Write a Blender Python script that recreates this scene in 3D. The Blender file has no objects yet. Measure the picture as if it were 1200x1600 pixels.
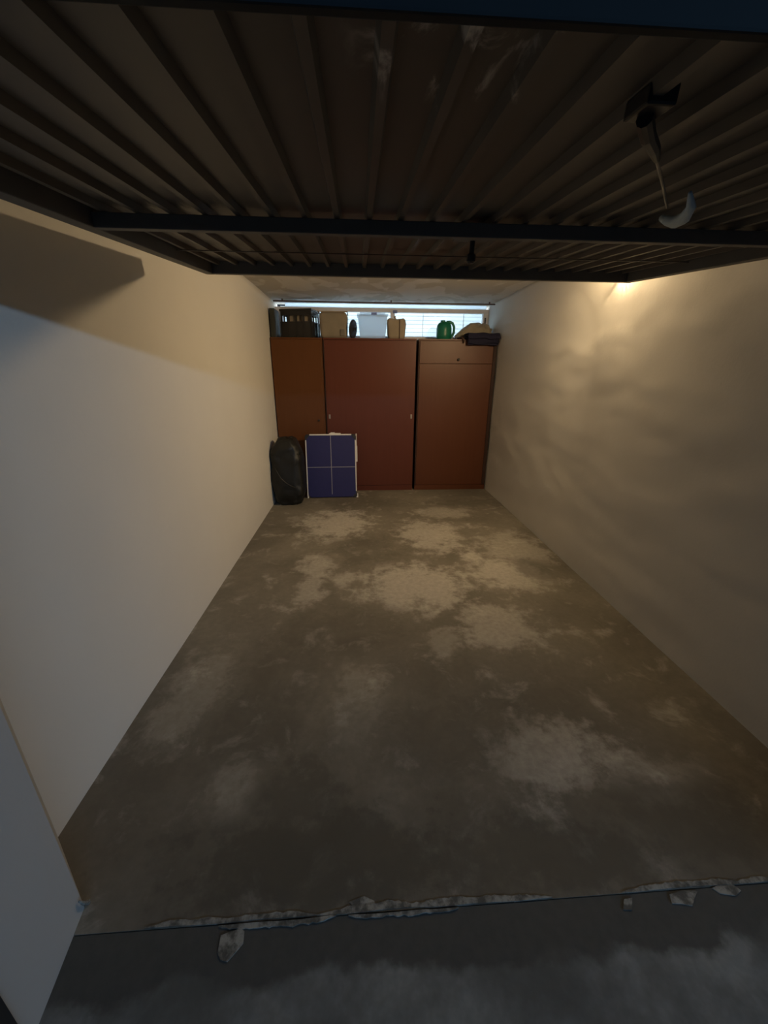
import bpy, bmesh, math, random
from mathutils import Vector, Matrix, noise
C = bpy.context.scene.collection
S = bpy.context.scene
random.seed(7)
# ------------------------------------------------------------------ camera
F, PITCH, YAW, ROLL = 608.23, 0.3415, 0.0628, -0.0057
cp, sp, cy, sy = math.cos(PITCH), math.sin(PITCH), math.cos(YAW), math.sin(YAW)
fw = Vector((sy*cp, cy*cp, -sp)); r0 = Vector((cy, -sy, 0)); d0 = fw.cross(r0)
rt = r0*math.cos(ROLL) + d0*math.sin(ROLL); dn = -r0*math.sin(ROLL) + d0*math.cos(ROLL)
cam = bpy.data.cameras.new('camera'); co = bpy.data.objects.new('camera', cam); C.objects.link(co)
cam.sensor_fit = 'HORIZONTAL'; cam.sensor_width = 36; cam.lens = F/1200*36
cam.clip_start = 0.02
m = Matrix.Identity(4)
for i in range(3):
    m[i][0], m[i][1], m[i][2] = rt[i], -dn[i], -fw[i]
m[2][3] = 1.65
co.matrix_world = m
S.camera = co
# ------------------------------------------------------------------ world, lights, exposure
S.view_settings.view_transform = 'Standard'; S.view_settings.look = 'None'
S.view_settings.exposure = -0.12; S.view_settings.gamma = 1.0; S.view_settings.use_curve_mapping = False
w = bpy.data.worlds.new('dusk_sky'); S.world = w; w.use_nodes = True
w.node_tree.nodes['Background'].inputs[0].default_value = (0.55, 0.72, 1.0, 1)
w.node_tree.nodes['Background'].inputs[1].default_value = 0.05
def area(name, loc, tgt, sx, sz, power, col):
    l = bpy.data.lights.new(name, 'AREA'); l.shape = 'RECTANGLE'; l.size = sx; l.size_y = sz
    l.energy = power; l.color = col
    o = bpy.data.objects.new(name, l); C.objects.link(o); o.location = loc
    o.rotation_euler = (Vector(tgt)-Vector(loc)).to_track_quat('-Z', 'Y').to_euler()
    return o
area('lane_daylight', (8.4, -6.0, 2.75), (8.4, 2.0, 1.79), 13.0, 0.1, 385, (0.36, 0.66, 1.0))
area('window_daylight', (0.35, 7.0, 2.5), (0.35, 6.2, 2.32), 3.2, 0.7, 85, (0.80, 0.93, 1.0))
LAMP = Vector((1.81, 3.0, 2.36)); LAMP_STRENGTH = 1700; ADDED_DISC_POWER = 21

# ------------------------------------------------------------------ node helpers
def mat(name):
    M = bpy.data.materials.new(name); M.use_nodes = True
    nt = M.node_tree; b = nt.nodes['Principled BSDF']
    return M, nt, b
def N(nt, t, **kw):
    n = nt.nodes.new(t)
    for k, v in kw.items():
        if k.startswith('i_'):
            key = k[2:]; key = int(key) if key.isdigit() else key.replace('_', ' ')
            n.inputs[key].default_value = v
        else: setattr(n, k, v)
    return n
def L(nt, a, b): nt.links.new(a, b)
def pos(nt):
    return N(nt, 'ShaderNodeNewGeometry').outputs['Position']
def objpos(nt):
    return N(nt, 'ShaderNodeTexCoord').outputs['Object']
def nz(nt, vec, scale, detail=4, rough=.55, dist=0.0):
    n = N(nt, 'ShaderNodeTexNoise', i_Scale=scale, i_Detail=detail, i_Roughness=rough, i_Distortion=dist)
    L(nt, vec, n.inputs['Vector']); return n.outputs['Fac']
def mathn(nt, op, a, b=None, clamp=False):
    n = N(nt, 'ShaderNodeMath', operation=op, use_clamp=clamp)
    for i, v in enumerate((a, b)):
        if v is None: continue
        if isinstance(v, (int, float)): n.inputs[i].default_value = v
        else: L(nt, v, n.inputs[i])
    return n.outputs[0]
def ramp(nt, fac, lo, hi, a=0.0, b=1.0):
    n = N(nt, 'ShaderNodeMapRange', interpolation_type='SMOOTHSTEP')
    L(nt, fac, n.inputs[0])
    n.inputs[1].default_value = lo; n.inputs[2].default_value = hi; n.inputs[3].default_value = a; n.inputs[4].default_value = b
    return n.outputs[0]
def mixc(nt, fac, a, b, mode='MIX'):
    n = N(nt, 'ShaderNodeMix', data_type='RGBA', blend_type=mode)
    if isinstance(fac, (int, float)): n.inputs[0].default_value = fac
    else: L(nt, fac, n.inputs[0])
    for i, v in ((6, a), (7, b)):
        if isinstance(v, tuple): n.inputs[i].default_value = (*v, 1) if len(v) == 3 else v
        else: L(nt, v, n.inputs[i])
    return n.outputs[2]
def bump(nt, b, h, strength=.3, dist=.01):
    n = N(nt, 'ShaderNodeBump', i_Strength=strength, i_Distance=dist)
    L(nt, h, n.inputs['Height']); L(nt, n.outputs[0], b.inputs['Normal'])
def simple(name, col, rough=.6, metal=0.0, var=.12, scale=12, bmp=0.0, bscale=60, spec=.5, trans=0.0):
    """plain coloured material with a little mottling and relief"""
    M, nt, b = mat(name); v = objpos(nt)
    f = nz(nt, v, scale)
    L(nt, mixc(nt, f, tuple(c*(1-var) for c in col), tuple(min(1, c*(1+var)) for c in col)), b.inputs['Base Color'])
    b.inputs['Roughness'].default_value = rough; b.inputs['Metallic'].default_value = metal
    b.inputs['Specular IOR Level'].default_value = spec
    if bmp: bump(nt, b, nz(nt, v, bscale), bmp, .005)
    if trans:
        t = N(nt, 'ShaderNodeBsdfTranslucent'); t.inputs[0].default_value = (*col, 1)
        mx = N(nt, 'ShaderNodeMixShader'); mx.inputs[0].default_value = trans
        L(nt, b.outputs[0], mx.inputs[1]); L(nt, t.outputs[0], mx.inputs[2])
        L(nt, mx.outputs[0], nt.nodes['Material Output'].inputs[0])
    return M

# ------------------------------------------------------------------ materials
def plaster(name, col, wav=0.15):
    M, nt, b = mat(name); v = pos(nt)
    f = nz(nt, v, 1.3, 6, .6); g = nz(nt, v, 9, 5)
    c = mixc(nt, f, tuple(x*.93 for x in col), tuple(min(1, x*1.05) for x in col))
    L(nt, c, b.inputs['Base Color']); b.inputs['Roughness'].default_value = .9; b.inputs['Specular IOR Level'].default_value = .2
    bump(nt, b, mathn(nt, 'ADD', g, mathn(nt, 'MULTIPLY', nz(nt, v, 70, 3), .3)), wav, .01)
    return M
M_wall = plaster('white_plaster', (.68, .665, .635))
M_splay = plaster('jamb_plaster', (.46, .47, .48))  # darker than M_wall: dimming at the image corner put into the colour
M_facade = plaster('facade_plaster', (.30, .34, .38))
def ceiling_mat():
    M, nt, b = mat('patched_ceiling'); v = pos(nt)
    mp = N(nt, 'ShaderNodeMapping'); mp.inputs['Scale'].default_value = (1, .6, 1); L(nt, v, mp.inputs[0])
    f = ramp(nt, nz(nt, mp.outputs[0], 2.6, 3, .5, 1.2), .47, .53)
    g = nz(nt, v, 6, 4)
    c = mixc(nt, f, (.58, .55, .49), (.74, .72, .68))
    c = mixc(nt, mathn(nt, 'MULTIPLY', g, .3), c, (.42, .39, .34))
    L(nt, c, b.inputs['Base Color']); b.inputs['Roughness'].default_value = .9
    return M
M_ceil = ceiling_mat()
# stains in the concrete, DARK also painting in the dimness at the front: x, y, half width, half length, strength
LIGHT = [(-.29,4.25,.34,.42,.9),(.74,3.88,.30,.40,.7),(1.02,4.6,.30,.2,.45),(.45,2.81,.42,.34,.85),(1.3,2.98,.30,.26,.8),(.95,2.25,.26,.24,.7),
 (-.41,3.19,.15,.2,.7),(-.42,2.8,.1,.22,.6),(-.14,2.94,.09,.11,.6),(.87,1.28,.26,.16,.75),(.52,2.1,.1,.15,.4),(1.55,3.5,.3,.4,.5),(-.03,1.61,.13,.26,.35),(-.94,1.75,.14,.3,.35),(1.05,3.35,.12,.1,.8),(-.55,1.2,.1,.12,.4),(1.25,1.15,.2,.1,.35)]
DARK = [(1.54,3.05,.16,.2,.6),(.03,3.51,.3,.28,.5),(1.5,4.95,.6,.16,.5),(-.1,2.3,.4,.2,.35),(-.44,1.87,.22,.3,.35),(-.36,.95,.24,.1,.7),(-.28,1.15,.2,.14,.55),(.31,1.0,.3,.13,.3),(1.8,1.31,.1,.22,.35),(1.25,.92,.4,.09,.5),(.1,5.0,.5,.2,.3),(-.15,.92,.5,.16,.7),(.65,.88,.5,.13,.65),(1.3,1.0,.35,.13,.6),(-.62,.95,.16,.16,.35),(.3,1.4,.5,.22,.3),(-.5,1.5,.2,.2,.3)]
def blotch(nt, v, lst, wob):
    tot = None
    for x, y, rx, ry, s in lst:
        a = N(nt, 'ShaderNodeVectorMath', operation='SUBTRACT'); L(nt, v, a.inputs[0]); a.inputs[1].default_value = (x, y, 0)
        d = N(nt, 'ShaderNodeVectorMath', operation='MULTIPLY'); L(nt, a.outputs[0], d.inputs[0]); d.inputs[1].default_value = (1/rx, 1/ry, 0)
        e = N(nt, 'ShaderNodeVectorMath', operation='LENGTH'); L(nt, d.outputs[0], e.inputs[0])
        k = ramp(nt, mathn(nt, 'ADD', e.outputs['Value'], wob), 1.45, .55, 0, s)
        tot = k if tot is None else mathn(nt, 'MAXIMUM', tot, k)
    return tot
def concrete(name, base, hi, lo, stains_and_shade=True):
    M, nt, b = mat(name); v = pos(nt)
    n1 = nz(nt, v, 1.1, 8, .62, .3); n2 = nz(nt, v, 4.5, 8, .65, .4); n3 = nz(nt, v, 28, 5, .6)
    c = mixc(nt, ramp(nt, n1, .32, .70), lo, base)
    c = mixc(nt, ramp(nt, n2, .52, .72, 0, .6), c, hi)
    if stains_and_shade:
        wob = mathn(nt, 'MULTIPLY', mathn(nt, 'SUBTRACT', mathn(nt, 'ADD', nz(nt, v, 5.5, 7, .65), mathn(nt, 'MULTIPLY', nz(nt, v, 20, 4, .6), .35)), .68), 3.2)
        c = mixc(nt, mathn(nt, 'MULTIPLY', blotch(nt, v, LIGHT, wob), .95), c, hi)
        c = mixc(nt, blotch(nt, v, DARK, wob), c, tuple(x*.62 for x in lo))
    c = mixc(nt, ramp(nt, n3, .3, .7, 0, .25), c, tuple(x*.8 for x in lo))
    L(nt, c, b.inputs['Base Color'])
    L(nt, ramp(nt, n2, .3, .7, .62, .85), b.inputs['Roughness']); b.inputs['Specular IOR Level'].default_value = .3
    bump(nt, b, mathn(nt, 'ADD', n3, n2), .25, .006)
    return M
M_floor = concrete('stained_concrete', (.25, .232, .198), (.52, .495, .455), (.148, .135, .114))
def apron_mat():
    M, nt, b = mat('apron_concrete'); v = pos(nt)
    n2 = nz(nt, v, 5, 8, .65, .4); n3 = nz(nt, v, 30, 5)
    sx = N(nt, 'ShaderNodeSeparateXYZ'); L(nt, v, sx.inputs[0])
    edge = mathn(nt, 'ADD', sx.outputs[1], mathn(nt, 'MULTIPLY', mathn(nt, 'SUBTRACT', nz(nt, v, 3.4, 7, .55), .5), .30))
    worn = ramp(nt, edge, .635, .60)
    c = mixc(nt, worn, (.085, .088, .088), mixc(nt, ramp(nt, nz(nt, v, 2.2, 6, .6), .35, .65), (.12, .128, .128), (.29, .31, .32)))
    c = mixc(nt, ramp(nt, n3, .3, .7, 0, .3), c, (.12, .12, .12))
    L(nt, c, b.inputs['Base Color']); b.inputs['Roughness'].default_value = .75; b.inputs['Specular IOR Level'].default_value = .3
    bump(nt, b, mathn(nt, 'ADD', n3, n2), .3, .006)
    return M
M_apron = apron_mat()
def cementm():
    M, nt, b = mat('pale_cement'); v = pos(nt)
    f = ramp(nt, nz(nt, v, 22, 6, .65), .38, .62)
    L(nt, mixc(nt, f, (.11, .108, .10), (.36, .36, .34)), b.inputs['Base Color']); b.inputs['Roughness'].default_value = .9
    bump(nt, b, nz(nt, v, 80, 4), .5, .005); return M
M_cement = cementm()
def sheet_mat():
    M, nt, b = mat('painted_sheet_steel'); v = pos(nt)
    f = nz(nt, v, 3, 6)
    c = mixc(nt, f, (.072, .064, .055), (.10, .088, .075))
    # chalky smears on the sheet
    mp = N(nt, 'ShaderNodeMapping'); mp.inputs['Scale'].default_value = (13, 5, 1); mp.inputs['Rotation'].default_value = (0, 0, .5); L(nt, v, mp.inputs[0])
    sm = ramp(nt, nz(nt, mp.outputs[0], 1.3, 7, .6, .5), .52, .66)
    a = N(nt, 'ShaderNodeVectorMath', operation='SUBTRACT'); L(nt, v, a.inputs[0]); a.inputs[1].default_value = (.15, .66, 0)
    d = N(nt, 'ShaderNodeVectorMath', operation='MULTIPLY'); L(nt, a.outputs[0], d.inputs[0]); d.inputs[1].default_value = (5.5, 6.5, 0)
    e = N(nt, 'ShaderNodeVectorMath', operation='LENGTH'); L(nt, d.outputs[0], e.inputs[0])
    k = mathn(nt, 'MULTIPLY', sm, ramp(nt, e.outputs['Value'], 1.0, .5, 0, .75))
    c = mixc(nt, k, c, (.62, .58, .52))
    L(nt, c, b.inputs['Base Color']); b.inputs['Roughness'].default_value = .5; b.inputs['Specular IOR Level'].default_value = .4
    return M
M_sheet = sheet_mat()
M_dframe = simple('bluegrey_painted_steel', (.10, .097, .092), .6, var=.2, scale=9)
M_outer = simple('dark_blue_outer_paint', (.009, .014, .019), .7, var=.2, scale=9, spec=.2)
M_black = simple('black_plastic', (.018, .018, .020), .45)
M_dark = simple('dark_steel', (.025, .023, .022), .5, var=.2)
M_rod = simple('dull_zinc', (.20, .19, .17), .45, .6)
M_cord = simple('white_cord', (.45, .55, .60), .6)
def wood(name, a, bb):
    M, nt, b = mat(name); v = objpos(nt)
    mp = N(nt, 'ShaderNodeMapping'); mp.inputs['Scale'].default_value = (14, 14, .9); L(nt, v, mp.inputs[0])
    f = nz(nt, mp.outputs[0], 2.0, 8, .6, .6)
    L(nt, mixc(nt, f, a, bb), b.inputs['Base Color']); b.inputs['Roughness'].default_value = .42; b.inputs['Specular IOR Level'].default_value = .35
    bump(nt, b, f, .05, .003)
    return M
M_cabL = wood('orange_brown_veneer', (.105, .037, .010), (.135, .050, .014))
M_cabM = wood('red_brown_veneer', (.100, .029, .018), (.130, .038, .024))
M_cabR = wood('brown_veneer', (.094, .031, .015), (.120, .042, .021))
M_gap = simple('dark_gap_edge', (.035, .014, .010), .7)
M_nickel = simple('dull_nickel', (.42, .38, .34), .4, .7)
M_white = simple('white_plastic', (.72, .72, .72), .4)
M_offw = simple('offwhite_frame', (.62, .60, .62), .5)
M_blue = simple('blue_board', (.014, .016, .115), .6, var=.15, scale=20)
M_line = simple('pale_line', (.30, .30, .36), .6)
M_bag = simple('black_bin_bag', (.008, .0085, .008), .5, var=.3, scale=8, bmp=.35, bscale=14)
M_beige = simple('grey_beige_fabric', (.24, .21, .17), .9, var=.2, scale=10, bmp=.3, bscale=120)
M_sack = simple('brown_paper', (.30, .25, .19), .85, var=.2, scale=9, bmp=.4, bscale=30)
M_green = simple('green_plastic', (.012, .20, .125), .35, trans=.25)
def clearm():
    M, nt, b = mat('milky_clear_plastic')
    t = N(nt, 'ShaderNodeBsdfTransparent'); t.inputs[0].default_value = (.93, .97, 1, 1)
    u = N(nt, 'ShaderNodeBsdfTranslucent'); u.inputs[0].default_value = (.88, .92, .96, 1)
    b.inputs['Base Color'].default_value = (.8, .84, .88, 1); b.inputs['Roughness'].default_value = .3
    m1 = N(nt, 'ShaderNodeMixShader'); m1.inputs[0].default_value = .55; L(nt, b.outputs[0], m1.inputs[1]); L(nt, u.outputs[0], m1.inputs[2])
    m2 = N(nt, 'ShaderNodeMixShader'); m2.inputs[0].default_value = .62; L(nt, m1.outputs[0], m2.inputs[1]); L(nt, t.outputs[0], m2.inputs[2])
    L(nt, m2.outputs[0], nt.nodes['Material Output'].inputs[0]); return M
M_clear = clearm()
M_latch = simple('blue_plastic', (.16, .22, .50), .4)
M_cloth = simple('beige_blanket', (.29, .25, .19), .95, var=.25, scale=9, bmp=.4, bscale=50)
M_navy = simple('navy_cloth', (.010, .010, .034), .9, var=.3, scale=14, bmp=.4, bscale=50)
M_strap = simple('dark_brown_strap', (.045, .022, .016), .8)
M_board = simple('dark_board', (.030, .034, .030), .7)
M_slat = simple('white_slat', (.86, .90, .92), .5, trans=.6, var=.03)
M_rail = simple('brown_metal_rail', (.06, .035, .035), .5)
M_brass = simple('lamp_base_white', (.70, .68, .62), .5)
def glassm():
    M, nt, b = mat('clear_window_glass')
    t = N(nt, 'ShaderNodeBsdfTransparent'); t.inputs[0].default_value = (.95, .98, 1, 1)
    g = N(nt, 'ShaderNodeBsdfGlossy', i_Roughness=.03)
    mx = N(nt, 'ShaderNodeMixShader'); mx.inputs[0].default_value = .08
    L(nt, t.outputs[0], mx.inputs[1]); L(nt, g.outputs[0], mx.inputs[2]); L(nt, mx.outputs[0], nt.nodes['Material Output'].inputs[0])
    return M
M_glass = glassm()
def frosted():
    M, nt, b = mat('frosted_glass')
    t = N(nt, 'ShaderNodeBsdfTranslucent'); t.inputs[0].default_value = (.85, .93, 1, 1)
    g = N(nt, 'ShaderNodeBsdfDiffuse'); g.inputs[0].default_value = (.8, .85, .9, 1)
    mx = N(nt, 'ShaderNodeMixShader'); mx.inputs[0].default_value = .25
    L(nt, t.outputs[0], mx.inputs[1]); L(nt, g.outputs[0], mx.inputs[2]); L(nt, mx.outputs[0], nt.nodes['Material Output'].inputs[0])
    return M
M_frost = frosted()
def bulbm():
    M, nt, b = mat('lit_bulb')
    e = N(nt, 'ShaderNodeEmission'); e.inputs[0].default_value = (1.0, .72, .39, 1); e.inputs[1].default_value = LAMP_STRENGTH
    L(nt, e.outputs[0], nt.nodes['Material Output'].inputs[0]); return M
M_bulb = bulbm()

# ------------------------------------------------------------------ mesh helpers
def B(): return bmesh.new()
def box(bm, x0, x1, y0, y1, z0, z1, bev=0.0):
    r = bmesh.ops.create_cube(bm, size=1, matrix=Matrix.Translation(((x0+x1)/2, (y0+y1)/2, (z0+z1)/2)) @ Matrix.Diagonal((x1-x0, y1-y0, z1-z0, 1)))
    if bev:
        es = list({e for v in r['verts'] for e in v.link_edges})
        bmesh.ops.bevel(bm, geom=es, offset=bev, segments=2, affect='EDGES', profile=.6)
    return bm
def prism(bm, pts, z0, z1):
    a = [bm.verts.new((x, y, z0)) for x, y in pts]; b = [bm.verts.new((x, y, z1)) for x, y in pts]
    n = len(pts)
    bm.faces.new(a[::-1]); bm.faces.new(b)
    for i in range(n): bm.faces.new((a[i], a[(i+1) % n], b[(i+1) % n], b[i]))
    bmesh.ops.recalc_face_normals(bm, faces=bm.faces)
    return bm
def tube(bm, pts, r, seg=8):
    pts = [Vector(p) for p in pts]; rings = []
    rs = r if isinstance(r, (list, tuple)) else [r]*len(pts)
    for i, p in enumerate(pts):
        t = (pts[min(i+1, len(pts)-1)]-pts[max(i-1, 0)]).normalized()
        u = t.cross(Vector((.13, .37, .92))).normalized(); v = t.cross(u)
        rings.append([bm.verts.new(p+(u*math.cos(a)+v*math.sin(a))*rs[i]) for a in [2*math.pi*k/seg for k in range(seg)]])
    for a, b in zip(rings, rings[1:]):
        for k in range(seg): bm.faces.new((a[k], a[(k+1) % seg], b[(k+1) % seg], b[k]))
    bm.faces.new(rings[0][::-1]); bm.faces.new(rings[-1])
    bmesh.ops.recalc_face_normals(bm, faces=bm.faces)
    return bm
def lathe(bm, prof, seg=24, M=None, sx=1, sy=1):
    rings = []
    for r, z in prof:
        rings.append([bm.verts.new((max(r, 1e-4)*math.cos(2*math.pi*k/seg)*sx, max(r, 1e-4)*math.sin(2*math.pi*k/seg)*sy, z)) for k in range(seg)])
    for a, b in zip(rings, rings[1:]):
        for k in range(seg): bm.faces.new((a[k], a[(k+1) % seg], b[(k+1) % seg], b[k]))
    bm.faces.new(rings[0][::-1]); bm.faces.new(rings[-1])
    bmesh.ops.recalc_face_normals(bm, faces=bm.faces)
    if M: bmesh.ops.transform(bm, matrix=M, verts=bm.verts)
    return bm
def blob(bm, sx, sy, sz, power=2.6, amp=.05, freq=3.0, seed=0, seg=32, rings=20, M=None):
    """superellipsoid with lumpy noise, its base flattened at z = 0"""
    vs = []
    def sg(v, p): return math.copysign(abs(v)**p, v)
    e = 2/power
    for i in range(rings+1):
        ph = -math.pi/2 + math.pi*i/rings; row = []
        for k in range(seg):
            th = 2*math.pi*k/seg
            p = Vector((sx*sg(math.cos(ph), e)*sg(math.cos(th), e), sy*sg(math.cos(ph), e)*sg(math.sin(th), e), sz*sg(math.sin(ph), e)))
            q = Vector((p.x/sx, p.y/sy, p.z/sz))*freq + Vector((seed, seed*.7, seed*.3))
            p *= 1 + amp*(noise.noise(q) + .5*noise.noise(q*2.3))
            p.z = max(p.z, -sz*.96) + sz*.96
            row.append(bm.verts.new(p))
        vs.append(row)
    for a, b in zip(vs, vs[1:]):
        for k in range(seg): bm.faces.new((a[k], a[(k+1) % seg], b[(k+1) % seg], b[k]))
    bm.faces.new(vs[0][::-1]); bm.faces.new(vs[-1])
    bmesh.ops.recalc_face_normals(bm, faces=bm.faces)
    if M: bmesh.ops.transform(bm, matrix=M, verts=bm.verts)
    return bm
def obj(name, bm, m_, parent=None, smooth=False):
    me = bpy.data.meshes.new(name); bm.to_mesh(me); bm.free()
    if smooth:
        for p in me.polygons: p.use_smooth = True
    me.materials.append(m_)
    o = bpy.data.objects.new(name, me); C.objects.link(o)
    if parent: o.parent = parent
    return o
def tag(o, label, cat, group=None):
    o['label'] = label; o['category'] = cat
    if group: o['group'] = group
    return o
def thing(name, label, cat, loc, rot=(0, 0, 0), group=None):
    o = bpy.data.objects.new(name, None); C.objects.link(o); o.location = loc; o.rotation_euler = rot
    o.empty_display_size = .1
    return tag(o, label, cat, group)
def struct(name, bm, m_, label=None, smooth=False):
    o = obj(name, bm, m_, smooth=smooth); o['kind'] = 'structure'
    if label: o['label'] = label
    return o

# ------------------------------------------------------------------ the room
XL, XR, YB, ZC = -1.157, 1.893, 6.15, 2.58
def wavy(xf, sign, y0, y1, z0, z1, ny, nz_, amp, thick, seed, fz):
    """plaster wall whose room face undulates by a few millimetres"""
    bm = B(); grid = []
    for i in range(ny+1):
        row = []
        for k in range(nz_+1):
            y = y0+(y1-y0)*i/ny; z = z0+(z1-z0)*k/nz_
            q = Vector((y*.9+seed, z*fz, seed))
            d = amp*(noise.noise(q)+.6*noise.noise(q*2.1)+.3*noise.noise(q*5.0))
            ed = min(1, (y1-y)/.5)
            row.append(bm.verts.new((xf+d*ed, y, z)))
        grid.append(row)
    for i in range(ny):
        for k in range(nz_): bm.faces.new((grid[i][k], grid[i+1][k], grid[i+1][k+1], grid[i][k+1]))
    back = [bm.verts.new((xf+sign*thick, y, z)) for y, z in ((y0, z0), (y1, z0), (y1, z1), (y0, z1))]
    bm.faces.new(back)
    c = [grid[0][0], grid[ny][0], grid[ny][nz_], grid[0][nz_]]
    bm.faces.new([grid[i][0] for i in range(ny+1)]+[back[1], back[0]])
    bm.faces.new([grid[i][nz_] for i in range(ny+1)]+[back[2], back[3]])
    bm.faces.new(grid[0]+[back[3], back[0]]); bm.faces.new(grid[ny]+[back[2], back[1]])
    bmesh.ops.recalc_face_normals(bm, faces=bm.faces)
    return bm
struct('wall_left', wavy(XL, -1, .82, 6.35, -.1, ZC, 90, 40, .0025, .2, 3.1, 1.1), M_wall, 'white plaster wall on the left, crossed by a slanting shadow edge', True)
struct('wall_right', wavy(XR, 1, .82, 6.35, -.1, ZC, 140, 90, .010, .2, 9.7, 2.2), M_wall, 'uneven white plaster wall on the right under the warm lamp', True)
bm = B(); box(bm, XL, XR, YB, 6.35, -.1, 2.10); 
struct('wall_back', bm, M_wall, 'white plaster wall behind the cabinets, below the strip window')
bm = B(); box(bm, -1.4, 2.1, .54, 6.35, ZC, ZC+.15)
struct('ceiling', bm, M_ceil, 'pale ceiling with brushed plaster patches')
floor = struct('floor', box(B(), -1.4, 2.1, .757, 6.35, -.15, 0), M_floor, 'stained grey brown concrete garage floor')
obj('apron', box(B(), -5, 6, -2.5, .7545, -.16, -.002), M_apron, floor)['label'] = 'dark worn concrete apron outside the threshold'
def irregular(bm, pts, z, h):
    prism(bm, pts, z, z+h)
seam_pts = [(-.808,.760),(-.571,.750),(-.471,.747),(-.35,.740),(-.212,.747),(-.151,.747),(-.028,.760),(.139,.759),(.267,.764),(.394,.757),(.592,.762)]
def seam(x0, x1, off, wmin, wmax, seed):
    """a ragged ribbon of cement along the threshold joint"""
    rnd = random.Random(seed); n = int((x1-x0)/.012); top = []; bot = []
    for i in range(n+1):
        x = x0+(x1-x0)*i/n
        yc = .756+.006*noise.noise(Vector((x*5, seed, 0)))
        wd = wmin+(wmax-wmin)*(.5+.5*noise.noise(Vector((x*9, seed*3, 1))))+.006*rnd.random()
        wd *= min(1, 6*min(i, n-i)/n+.15)
        if off > 0: top.append((x, yc+.003+wd)); bot.append((x, yc+.003))
        else: top.append((x, yc-.003)); bot.append((x, yc-.003-wd))
    bm = B()
    for i in range(n):
        vs = []
        for (a, z) in ((bot[i], 0), (bot[i+1], 0), (top[i+1], 0), (top[i], 0)): vs.append(a)
        zz = .0022+.0015*noise.noise(Vector((vs[0][0]*20, seed, 4)))
        t = [bm.verts.new((p[0], p[1], zz)) for p in vs]; bm.faces.new(t)
        b2 = [bm.verts.new((p[0], p[1], -.012)) for p in vs]
        for k in range(4): bm.faces.new((b2[k], b2[(k+1) % 4], t[(k+1) % 4], t[k]))
    bmesh.ops.remove_doubles(bm, verts=bm.verts, dist=.0002)
    return bm
for a in [(-.70, -.16, 1, .004, .018, 2), (-.16, .62, 1, .005, .024, 5), (-.47, -.10, -1, .003, .018, 8), (-.06, .30, -1, .002, .012, 11), (.86, 1.45, 1, .004, .02, 14)]:
    obj('cement_seam', seam(*a), M_cement, floor)
for P in [[(-.455,.729),(-.40,.742),(-.385,.735),(-.381,.706),(-.417,.669),(-.438,.674),(-.452,.689)],
          [(1.018,.744),(1.07,.752),(1.122,.748),(1.093,.728),(1.072,.711),(1.04,.719),(1.009,.721)],
          [(1.176,.752),(1.22,.762),(1.258,.758),(1.27,.74),(1.24,.728),(1.192,.737)],
          [(.857,.741),(.887,.743),(.865,.713),(.837,.715)],
          [(-.06,.787),(-.01,.80),(.025,.785),(.034,.765),(-.028,.762)]]:
    obj('cement_patch', prism(B(), P, -.012, .0015), M_cement, floor)
# front wall: splayed jambs and lintel
bm = B()
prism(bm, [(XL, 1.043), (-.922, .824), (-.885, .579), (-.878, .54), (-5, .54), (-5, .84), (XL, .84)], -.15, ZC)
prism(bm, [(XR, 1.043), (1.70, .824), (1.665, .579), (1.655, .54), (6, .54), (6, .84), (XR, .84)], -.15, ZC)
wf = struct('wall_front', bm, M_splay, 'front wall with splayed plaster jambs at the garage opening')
obj('lintel', box(B(), -.878, 1.655, .54, .84, 2.10, ZC), M_facade, wf)
obj('parapet', box(B(), -5, 6, .54, .84, ZC, 3.2), M_facade, wf)
bm = B()
box(bm, -.925, -.872, .46, .54, -.008, 2.10); box(bm, 1.65, 1.703, .46, .54, -.008, 2.10); box(bm, -.925, 1.703, .50, .54, 2.10, 2.16)
struct('trim_1', bm, M_dark, 'dark steel door frame around the garage opening')
bm = B(); tube(bm, [(-.917, .835, .0), (-.909, .829, .02), (-.906, .812, .045), (-.911, .806, .07)], [.006, .007, .006, .003], 6)
fl = obj('plaster_flake', bm, M_cement, wf)

# ------------------------------------------------------------------ the strip window
win = bpy.data.objects.new('window_1', None); C.objects.link(win); win['kind'] = 'structure'; win.location = (0, 6.2, 0)
win['label'] = 'long low window under the ceiling with white frame and closed slatted shutter'
def wp(name, x0, x1, y0, y1, z0, z1, m_, bev=.004): return obj(name, box(B(), x0, x1, y0, y1, z0, z1, bev), m_, win)
wp('frame', -1.155, 1.892, -.03, .05, 2.10, 2.16, M_offw); wp('frame', -1.155, 1.892, -.03, .05, 2.475, 2.528, M_offw)
wp('frame', -1.155, -1.06, -.03, .05, 2.16, 2.475, M_offw); wp('frame', 1.815, 1.892, -.03, .05, 2.16, 2.475, M_offw)
wp('mullion', .465, .525, -.035, .05, 2.16, 2.475, M_offw)
wp('glass_pane', -1.06, .465, .0, .006, 2.16, 2.475, M_glass, 0); wp('glass_pane', .525, 1.815, .0, .006, 2.16, 2.475, M_glass, 0)
fp = wp('fanlight_pane', -1.02, 1.86, .0, .008, 2.528, 2.58, M_frost, 0); fp['label'] = 'narrow bright glass strip above the frame'
wp('latch', .50, .56, -.05, -.035, 2.46, 2.50, M_latch); 
wp('shutter_strap', 1.835, 1.855, -.045, -.03, 2.16, 2.42, M_black)
sl = None
for i in range(8):
    if sl is None:
        bm = B(); box(bm, -1.10, 1.86, .0, .010, 0, .0505, .002); sl = obj('slat', bm, M_slat, win); sl.location = (0, .07, 2.12)
        s_ = sl
    else:
        s_ = sl.copy(); C.objects.link(s_); s_.parent = win; s_.location = (0, .07+.002*(i % 2), 2.12+.054*i)
for xx in (.10, .95, 1.55): wp('guide_cord', xx-.004, xx+.004, .058, .066, 2.13, 2.52, M_offw, 0)
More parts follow.
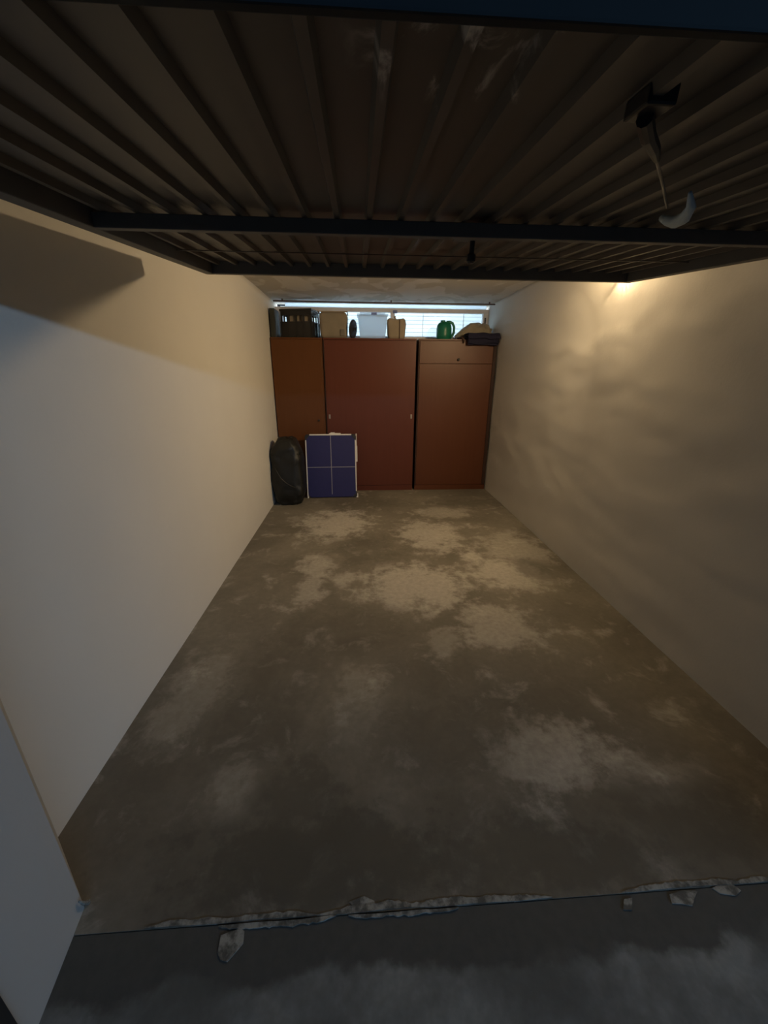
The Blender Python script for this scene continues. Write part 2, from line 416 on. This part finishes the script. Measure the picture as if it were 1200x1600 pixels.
bm = B(); box(bm, -1.157, 1.893, 6.27, 6.42, 2.53, 2.60) ; bm.free()
cr = thing('curtain_rail', 'thin dark brown rail running under the ceiling before the strip window', 'rail', (0, 5.88, 2.552))
obj('rod', tube(B(), [(-1.12, 0, 0), (.4, 0, -.003), (1.88, 0, 0)], .009, 8), M_rail, cr)
for xx in (-1.0, .45, 1.8): obj('bracket', box(B(), xx-.008, xx+.008, -.010, .010, -.004, .029, .002), M_rail, cr)

# ------------------------------------------------------------------ cabinets
YF, HC = 5.607, 2.09
c1 = thing('cabinet', 'narrow orange brown cabinet with one door, behind the black bag', 'cabinet', (-.81, YF, 0), (0, 0, 0), 'cabinets along the back wall')
def cab_body(p, hw, m_, d=.53):
    bm = B(); box(bm, -hw, hw, .02, d, .0, HC-.02); obj('body', bm, m_, p)
    obj('top_panel', box(B(), -hw, hw, 0.0, d, HC-.02, HC, .002), m_, p)
    obj('plinth', box(B(), -hw+.004, hw-.004, .012, .02, 0, .075), M_gap, p)
cab_body(c1, .335, M_cabL)
d_ = obj('door', box(B(), -.333, .318, 0, .019, .08, HC-.024, .002), M_cabL, c1)
obj('knob', lathe(B(), [(.006, 0), (.006, .010), (.014, .016), (.014, .024), (.008, .028)], 12, Matrix.Translation((.245, 0, 1.03)) @ Matrix.Rotation(math.pi/2, 4, 'X')), M_dark, d_)
c2 = thing('cabinet', 'wide red brown cabinet in the middle with small pale finger pulls', 'cabinet', (.155, YF, 0), (0, 0, 0), 'cabinets along the back wall')
cab_body(c2, .62, M_cabM)
d_ = obj('door', box(B(), -.605, .617, 0, .019, .08, HC-.03, .002), M_cabM, c2)
for xx in (-.57, .575): obj('finger_pull', box(B(), xx-.012, xx+.012, -.004, .004, 1.05, 1.11, .003), M_nickel, d_)
for xx in (-.622, .628): pass
c3 = thing('cabinet', 'brown cabinet beside the right wall with top flap and black knob', 'cabinet', (1.342, YF, 0), (0, 0, 0), 'cabinets along the back wall')
cab_body(c3, .535, M_cabR)
d_ = obj('door', box(B(), -.518, .485, 0, .019, .08, 1.775, .002), M_cabR, c3)
d_ = obj('flap_door', box(B(), -.518, .485, 0, .019, 1.785, HC-.024, .002), M_cabR, c3)
obj('knob', lathe(B(), [(.006, 0), (.006, .012), (.017, .018), (.017, .028), (.008, .033)], 14, Matrix.Translation((.01, 0, 1.835)) @ Matrix.Rotation(math.pi/2, 4, 'X')), M_black, d_)
obj('end_stile', box(B(), .49, .533, .004, .02, .08, HC-.024, .002), M_gap, c3)
obj('edge_strip', box(B(), -.535, -.521, .004, .02, .08, HC-.03), M_gap, c3)
obj('edge_strip', box(B(), -.618, -.608, .004, .02, .08, HC-.03), M_gap, c2)
# plinth strips are dark behind; front kick boards
for c_, hw, m_ in ((c1, .33, M_cabL), (c2, .617, M_cabM), (c3, .533, M_cabR)):
    obj('kick_board', box(B(), -hw, hw, .004, .0118, 0, .075, .001), m_, c_)

# ------------------------------------------------------------------ folded table
tilt = math.radians(-9)
tb = thing('folded_table', 'folded blue table with white lines, leaning against the cabinets', 'table', (-.397, 5.262, .0), (tilt, 0, math.radians(1.5)))
def leaf(name, y0, y1):
    bm = B(); W, H_, c = .335, .86, .045
    pts = [(-W+c, .0), (W-c, 0), (W, c), (W, H_-c), (W-c, H_), (-W+c, H_), (-W, H_-c), (-W, c)]
    a = [bm.verts.new((x, y0, z+.012)) for x, z in pts]; b = [bm.verts.new((x, y1, z+.012)) for x, z in pts]
    bm.faces.new(a); bm.faces.new(b[::-1])
    for i in range(8): bm.faces.new((a[i], b[i], b[(i+1) % 8], a[(i+1) % 8]))
    bmesh.ops.recalc_face_normals(bm, faces=bm.faces)
    return obj(name, bm, M_blue, tb)
leaf('front_leaf', 0, .018); leaf('rear_leaf', .04, .058)
for x0, x1, z0, z1 in ((-.285, .285, .862, .880), ): obj('edge_rail', box(B(), x0, x1, -.004, .022, z0, z1, .003), M_white, tb)
obj('edge_rail', box(B(), -.345, -.330, -.004, .022, .02, .80, .003), M_white, tb)
obj('edge_rail', box(B(), .330, .345, -.004, .022, .09, .80, .003), M_white, tb)
obj('white_line', box(B(), -.004, .004, -.003, .0, .05, .862), M_line, tb); obj('white_line', box(B(), -.33, .33, -.003, .0, .426, .434), M_line, tb)
for sx_ in (-1, 1):
    for zz in (.03, .84):
        bm = B(); c = .06; s2 = 1 if zz > .4 else -1
        P = [(sx_*.348, zz+s2*.01-s2*c), (sx_*.348, zz+s2*.01), (sx_*(.348-.02), zz+s2*.036), (sx_*(.348-c), zz+s2*.036), (sx_*(.348-c*.95), zz+s2*.012), (sx_*(.348-.028), zz+s2*.0-s2*.02)]
        if sx_ < 0 and zz < .4: continue
        a = [bm.verts.new((x, -.006, max(z, .004))) for x, z in P]; b = [bm.verts.new((x, .024, max(z, .004))) for x, z in P]
        bm.faces.new(a); bm.faces.new(b[::-1])
        for i in range(6): bm.faces.new((a[i], b[i], b[(i+1) % 6], a[(i+1) % 6]))
        bmesh.ops.recalc_face_normals(bm, faces=bm.faces)
        obj('corner_cap', bm, M_black, tb)
bm = B(); box(bm, .345, .363, .02, .05, .50, .72, .004); box(bm, .345, .356, .02, .05, .70, .885, .004); obj('folding_leg', bm, M_white, tb)
bm = B(); box(bm, .335, .362, -.002, .05, .0, .055, .005); obj('foot', bm, M_white, tb)
bm = B(); box(bm, -.345, -.325, 0, .05, .0, .03, .004); obj('foot', bm, M_white, tb)
bm = B(); box(bm, -.02, .14, .02, .05, .87, .893, .006); box(bm, .0, .06, .02, .05, .89, .902, .005); obj('carry_handle', bm, M_white, tb)

# ------------------------------------------------------------------ black bag
bm = B()
blob(bm, .205, .172, .445, 4.0, .05, 2.0, 4.0, 80, 70)
for v in bm.verts:
    t = v.co.z/.86
    v.co.x += -.012*(t-.5)
    v.co.y += .05*t
    if t > .80: v.co.x *= 1-.22*((t-.80)/.2)**2; v.co.z -= .05*max(0, (abs(v.co.x)-.1)/.1)
    f = noise.noise(Vector((v.co.x*4, v.co.y*4, v.co.z*8)))+.5*noise.noise(Vector((v.co.x*10+v.co.z*6, v.co.y*9, v.co.z*12)))
    f += .9*(1-abs(noise.noise(Vector((v.co.x*7+v.co.z*5, v.co.y*6, v.co.z*7-v.co.x*6))))*4)*.5
    if v.co.z > .01: v.co += Vector((v.co.x, v.co.y, 0)).normalized()*.013*f
bg = thing('bin_bag', 'tall full black plastic bag standing by the left wall', 'bag', (-.945, 5.07, 0))
obj('body', bm, M_bag, bg, True)
bm = B(); pts = [(-.15, -.17, .56), (-.11, -.185, .47), (-.06, -.196, .38), (.0, -.20, .32), (.07, -.196, .28), (.14, -.185, .25)]
tube(bm, pts, [.003, .006, .009, .010, .007, .003], 8); obj('crease', bm, M_bag, bg, True)
bm = B(); tube(bm, [(.03, .05, .80), (.05, .06, .862), (.08, .06, .875)], [.06, .03, .012], 10); obj('tied_neck', bm, M_bag, bg, True)

# ------------------------------------------------------------------ things on top of the cabinets
# crate
cr = thing('crate', 'black slatted plastic crate on the narrow left cabinet', 'crate', (-.775, 5.86, HC), (0, 0, math.radians(-14)))
W, D, H_ = .205, .15, .345
def crate_side(L_, nslot):
    bm = B(); t = .006
    box(bm, -L_, L_, -t, t, 0, .20); box(bm, -L_, L_, -t, t, .275, H_)
    step = 2*L_/nslot
    for k in range(nslot+1):
        x = -L_+k*step; box(bm, max(-L_, x-.014), min(L_, x+.014), -t, t, .19, .285)
    for k in range(nslot+1):
        x = -L_+k*step; box(bm, max(-L_, x-.006), min(L_, x+.006), -t-.008, t, 0, .20)
    return bm
for (dx, dy, rz, L_) in ((0, -D, 0, W), (0, D, math.pi, W), (-W, 0, -math.pi/2, D), (W, 0, math.pi/2, D)):
    s_ = obj('side_panel', crate_side(L_, 4 if L_ > .17 else 3), M_black, cr); s_.location = (dx, dy, 0); s_.rotation_euler = (0, 0, rz)
obj('base', box(B(), -W, W, -D, D, 0, .012), M_black, cr)
bm = B()
for x0, x1, y0, y1 in ((-W-.016, W+.016, -D-.016, -D+.004), (-W-.016, W+.016, D-.004, D+.016), (-W-.016, -W+.004, -D, D), (W-.004, W+.016, -D, D)): box(bm, x0, x1, y0, y1, H_-.022, H_+.004, .003)
obj('rim', bm, M_black, cr)
tag(obj('packet', box(B(), -.15, .15, -.02, .08, 0, .30, .01), M_sack), 'pale brown packet glimpsed through the slots of the black crate', 'packet').location = (-.775, 5.86, HC+.013)
# dark board by the left wall
bd = tag(obj('board', box(B(), -.032, .032, -.15, .15, 0, .345, .004), M_board), 'dark narrow board on edge between the left wall and the black crate', 'board')
bd.location = (-1.105, 5.80, HC)
# grey beige fabric box
fb = thing('storage_box', 'grey beige fabric storage box on the cabinets beside the black crate', 'box', (-.325, 5.81, HC))
bm = B(); blob(bm, .188, .15, .165, 7, .035, 2.0, 8.0, 40, 20)
for v in bm.verts: v.co.x *= .96+.04*v.co.z/.31; 
obj('body', bm, M_beige, fb, True)
bm = B()
for x0, x1, y0, y1 in ((-.192, .192, -.155, -.143), (-.192, .192, .143, .155), (-.192, -.180, -.155, .155), (.180, .192, -.155, .155)): box(bm, x0, x1, y0, y1, .308, .322, .003)
obj('rim', bm, M_sack, fb)
obj('label_window', box(B(), .09, .155, -.160, -.146, .03, .11, .004), M_rod, fb)
# black disc
dk = thing('plastic_lid', 'round black lid leaning between the fabric box and the clear box', 'lid', (-.078, 5.74, HC), (0, 0, 0))
Md = Matrix.Translation((0, 0, .118)) @ Matrix.Rotation(math.radians(66), 4, 'Z') @ Matrix.Rotation(math.radians(96), 4, 'X')
obj('disc', lathe(B(), [(.10, 0), (.117, .004), (.117, .016), (.10, .022), (.04, .026)], 28, Md), M_black, dk, False)
obj('grip', lathe(B(), [(.02, .026), (.016, .040), (.024, .048), (.01, .054)], 14, Md), M_black, dk)
# translucent box with lid
tr = thing('storage_box', 'clear milky plastic box with lid and blue clips before the window', 'box', (.195, 5.86, HC))
bm = B(); b0, b1 = .165, .20
vs = []
for (z, hw, hd) in ((0, .168, .125), (.285, .196, .148)):
    vs.append([bm.verts.new((sx_*hw, sy_*hd, z)) for sx_, sy_ in ((-1, -1), (1, -1), (1, 1), (-1, 1))])
bm.faces.new(vs[0][::-1])
for i in range(4): bm.faces.new((vs[0][i], vs[0][(i+1) % 4], vs[1][(i+1) % 4], vs[1][i]))
bmesh.ops.bevel(bm, geom=[e for e in bm.edges if len(e.link_faces) == 2], offset=.015, segments=2, affect='EDGES')
o = obj('tub', bm, M_clear, tr); md = o.modifiers.new('thick', 'SOLIDIFY'); md.thickness = .003
bm = B(); box(bm, -.208, .208, -.158, .158, .286, .305, .006); box(bm, -.17, .17, -.12, .12, .303, .325, .008); obj('lid', bm, M_clear, tr)
for sx_ in (-.03,): obj('clip', box(B(), -.02, .055, -.170, -.156, .288, .318, .004), M_latch, tr)
# paper sack
ps = thing('paper_bag', 'brown paper bag with bunched neck standing in front of the window middle', 'bag', (.515, 5.78, HC))
bm = B(); blob(bm, .122, .085, .125, 5, .06, 2.4, 2.0, 36, 22)
for v in bm.verts:
    t = v.co.z/.24; v.co.x *= .93+.14*t
    if t > .9: v.co.z += .018*abs(v.co.x)/.12
obj('body', bm, M_sack, ps, True)
bm = B(); tube(bm, [(-.0, 0, .225), (-.012, 0, .245), (-.016, 0, .265), (-.024, 0, .285)], [.05, .016, .009, .016], 10); obj('neck', bm, M_sack, ps, True)
obj('cord', box(B(), .034, .042, -.093, -.082, .0, .235, .002), M_strap, ps)
# green can
gc = thing('watering_can', 'green plastic can with handle hole on the right cabinet', 'can', (1.175, 5.80, HC))
obj('body', lathe(B(), [(.088, 0), (.098, .008), (.104, .06), (.104, .14), (.098, .18), (.08, .21), (.05, .226), (.02, .230)], 28, None, 1, .85), M_green, gc, True)
bm = B(); pts = [(.03, 0, .222), (.07, 0, .228), (.112, 0, .212), (.137, 0, .165), (.136, 0, .095), (.11, 0, .045), (.07, 0, .035)]
tube(bm, pts, [.018, .019, .018, .017, .018, .020, .02], 12); obj('handle', bm, M_green, gc, True)
obj('cap', lathe(B(), [(.032, .228), (.032, .250), (.026, .256)], 18, Matrix.Translation((-.02, 0, -.008))), M_green, gc)
# textiles
def drape(pts_fn, nu, nv, thick, name, m_, parent):
    bm = B(); g = [[bm.verts.new(pts_fn(i/nu, k/nv)) for k in range(nv+1)] for i in range(nu+1)]
    for i in range(nu):
        for k in range(nv): bm.faces.new((g[i][k], g[i+1][k], g[i+1][k+1], g[i][k+1]))
    o = obj(name, bm, m_, parent, True); md = o.modifiers.new('thick', 'SOLIDIFY'); md.thickness = thick; md.offset = 1
    return o
nv_ = thing('folded_cloth', 'dark navy folded cloth hanging over the right cabinet edge under the blanket', 'cloth', (1.655, YF, HC))
def cloth_prof(off, drop, lift):
    def fn(u, v):
        x = -.21+.42*u; n_ = noise.noise(Vector((u*5, v*3, off*40)))
        L1 = .16; tot = L1+.07+drop; s_ = v*tot
        if s_ < L1: y, z = .16-s_, lift+.008*(1+n_)
        elif s_ < L1+.07:
            a = (s_-L1)/.07*math.pi/2; y, z = -.055*math.sin(a)-off*.2, lift+.006-.055*(1-math.cos(a))+.05*math.cos(a)*0
        else: y, z = -.055-off*.2, lift-.049-(s_-L1-.07)
        hem = .02*noise.noise(Vector((u*3, off*30, 2)))
        return Vector((x+.012*n_, y-.012-.010*abs(n_), z+hem*v))
    return fn
drape(cloth_prof(.0, .035, .012), 22, 22, .014, 'inner_fold', M_navy, nv_)
drape(cloth_prof(.12, .05, .042), 22, 22, .020, 'outer_fold', M_navy, nv_)
drape(cloth_prof(.26, .02, .066), 22, 22, .014, 'top_fold', M_navy, nv_)
bl = thing('blanket', 'crumpled beige blanket heaped on the right cabinet behind the navy cloth', 'blanket', (1.612, 5.905, HC))
bm = B(); blob(bm, .250, .115, .115, 2.8, .14, 3.0, 1.3, 56, 26)
for v in bm.verts:
    if v.co.z > .01: v.co += Vector((0, -.012, .030))*noise.noise(v.co*11) + Vector((0, 0, .012))*noise.noise(v.co*31)
    v.co.z *= 1.0-.55*max(0, -v.co.x/.25)**1.3
    v.co.z = max(v.co.z, .001)
obj('folds', bm, M_cloth, bl, True)
st = thing('strap', 'short dark brown strap hanging over the cabinet edge beside the green can', 'strap', (1.385, YF, HC))
bm = B(); tube(bm, [(-.04, .10, .016), (-.02, .05, .018), (.0, -.005, .018), (.012, -.024, .004), (.022, -.024, -.025), (.015, -.024, -.05)], [.012, .014, .015, .014, .012, .009], 8); obj('band', bm, M_strap, st, True)

# ------------------------------------------------------------------ wall lamp hidden behind the open door
lp = thing('wall_lamp', 'lit caged bulkhead lamp high on the right wall behind the open door', 'lamp', (XR-.004, LAMP.y, LAMP.z))
obj('base', lathe(B(), [(.085, 0), (.085, .008), (.03, .012), (.016, .016), (.016, .058)], 28, Matrix.Rotation(-math.pi/2, 4, 'Y')), M_brass, lp)
bm = B()
for k in range(22):
    a = 2*math.pi*k/22; b_ = a+2*math.pi/22*.80
    vs = [[bm.verts.new((-x, r*math.cos(t), r*math.sin(t))) for x in (.006, .072)] for t in (a, (a+b_)/2, b_) for r in (.075, .080)]
    for i, j in ((0, 2), (2, 4), (3, 1), (5, 3), (1, 0), (4, 5)): bm.faces.new((vs[i][0], vs[j][0], vs[j][1], vs[i][1]))
obj('slotted_ring', bm, M_brass, lp)
bm = B(); bmesh.ops.create_uvsphere(bm, u_segments=18, v_segments=10, radius=.026, matrix=Matrix.Translation((-.079, 0, 0))); obj('bulb', bm, M_bulb, lp, True)
fl_ = area('added_lamp_disc', LAMP+Vector((-.085, .0, 0)), LAMP+Vector((-.80, .50, -.36)), .09, .09, ADDED_DISC_POWER, (1.0, .72, .39))  # extra light added at the bulb, tilted inward to keep the front dim
fl_.data.shape = 'DISK'; fl_.data.spread = math.radians(140)
for k in range(8):
    a = 2*math.pi*k/8+.2; ca, sa = math.cos(a), math.sin(a)
    pts = [(-.008, .083*ca, .083*sa), (-.085, .083*ca, .083*sa), (-.115, .055*ca, .055*sa), (-.125, .012*ca, .012*sa)]
    obj('guard_wire', tube(B(), pts, .0022, 5), M_dark, lp)

# ------------------------------------------------------------------ up-and-over garage door, open
TA = math.atan(.096); LEN = 2.06/math.cos(TA)
dr = thing('garage_door', 'open overhead garage door of ribbed dark sheet steel seen from below', 'door', (.39, .50, 1.971), (TA, 0, 0))
HW = 1.235
obj('sheet', box(B(), -HW+.01, HW-.01, .01, LEN-.01, .060, .0625), M_sheet, dr)
def rail(x0, x1, y0, y1, z0, z1, nm='frame_rail', m_=M_dframe): return obj(nm, box(B(), x0, x1, y0, y1, z0, z1, .003), m_, dr)
rail(-HW, -HW+.05, 0, LEN, 0, .07); rail(HW-.05, HW, 0, LEN, 0, .07)
rail(-HW+.05, HW-.05, LEN-.05, LEN, 0, .07); rail(-HW+.05, HW-.05, 0, .016, 0, .07, 'outer_rail', M_outer)
rail(-HW+.05, HW-.05, .955, .995, 0, .040, 'cross_beam'); rail(-HW+.05, HW-.05, 1.56, 1.575, .036, .0395, 'joint_strip', M_dark)
rib0 = None; n = 24
for i in range(n):
    x = -HW+.085+i*(2*HW-.17)/(n-1)
    if rib0 is None:
        bm = B(); P = [(-.014, .060), (.014, .060), (.008, .0415), (-.008, .0415)]
        a = [bm.verts.new((px, .018, pz)) for px, pz in P]; b = [bm.verts.new((px, LEN-.05, pz)) for px, pz in P]
        bm.faces.new(a); bm.faces.new(b[::-1])
        for k in range(4): bm.faces.new((a[k], b[k], b[(k+1) % 4], a[(k+1) % 4]))
        bmesh.ops.recalc_face_normals(bm, faces=bm.faces)
        rib0 = obj('rib', bm, M_sheet, dr); rib0.location.x = x
    else:
        r_ = rib0.copy(); C.objects.link(r_); r_.parent = dr; r_.location.x = x
# latch in the middle behind the beam
lb = obj('latch_bracket', box(B(), -.055, .065, .995, 1.10, .012, .040, .004), M_dframe, dr)
obj('latch_knob', lathe(B(), [(.009, 0), (.009, -.035), (.016, -.042), (.016, -.060), (.010, -.066)], 12, Matrix.Translation((.012, 1.075, .012))), M_black, lb)
# lock case, lever, rod and white cord on the right half
lk = obj('lock_case', box(B(), .036, .082, .215, .275, .032, .0585, .004), M_black, dr)
lv = obj('lever', tube(B(), [(.055, .245, .028), (.09, .285, .022), (.13, .325, .020), (.165, .365, .018)], [.012, .012, .010, .005], 10), M_black, lk)
obj('pull_rod', tube(B(), [(.160, .36, .018), (.27, .49, .016), (.385, .63, .014)], .0032, 8), M_rod, lk)
obj('pull_cord', tube(B(), [(.335, .49, .006), (.375, .53, -.010), (.405, .585, -.016), (.42, .635, -.014), (.425, .67, -.004), (.425, .70, .008)], [.004, .010, .014, .014, .012, .008], 10), M_cord, lk, True)
for sx_ in (-1, 1): obj('pivot_bracket', box(B(), sx_*(HW-.06)-.025, sx_*(HW-.06)+.025, .08, .13, .07, .14, .003), M_dark, dr)
for o in list(lk.children)+list(lb.children): pass
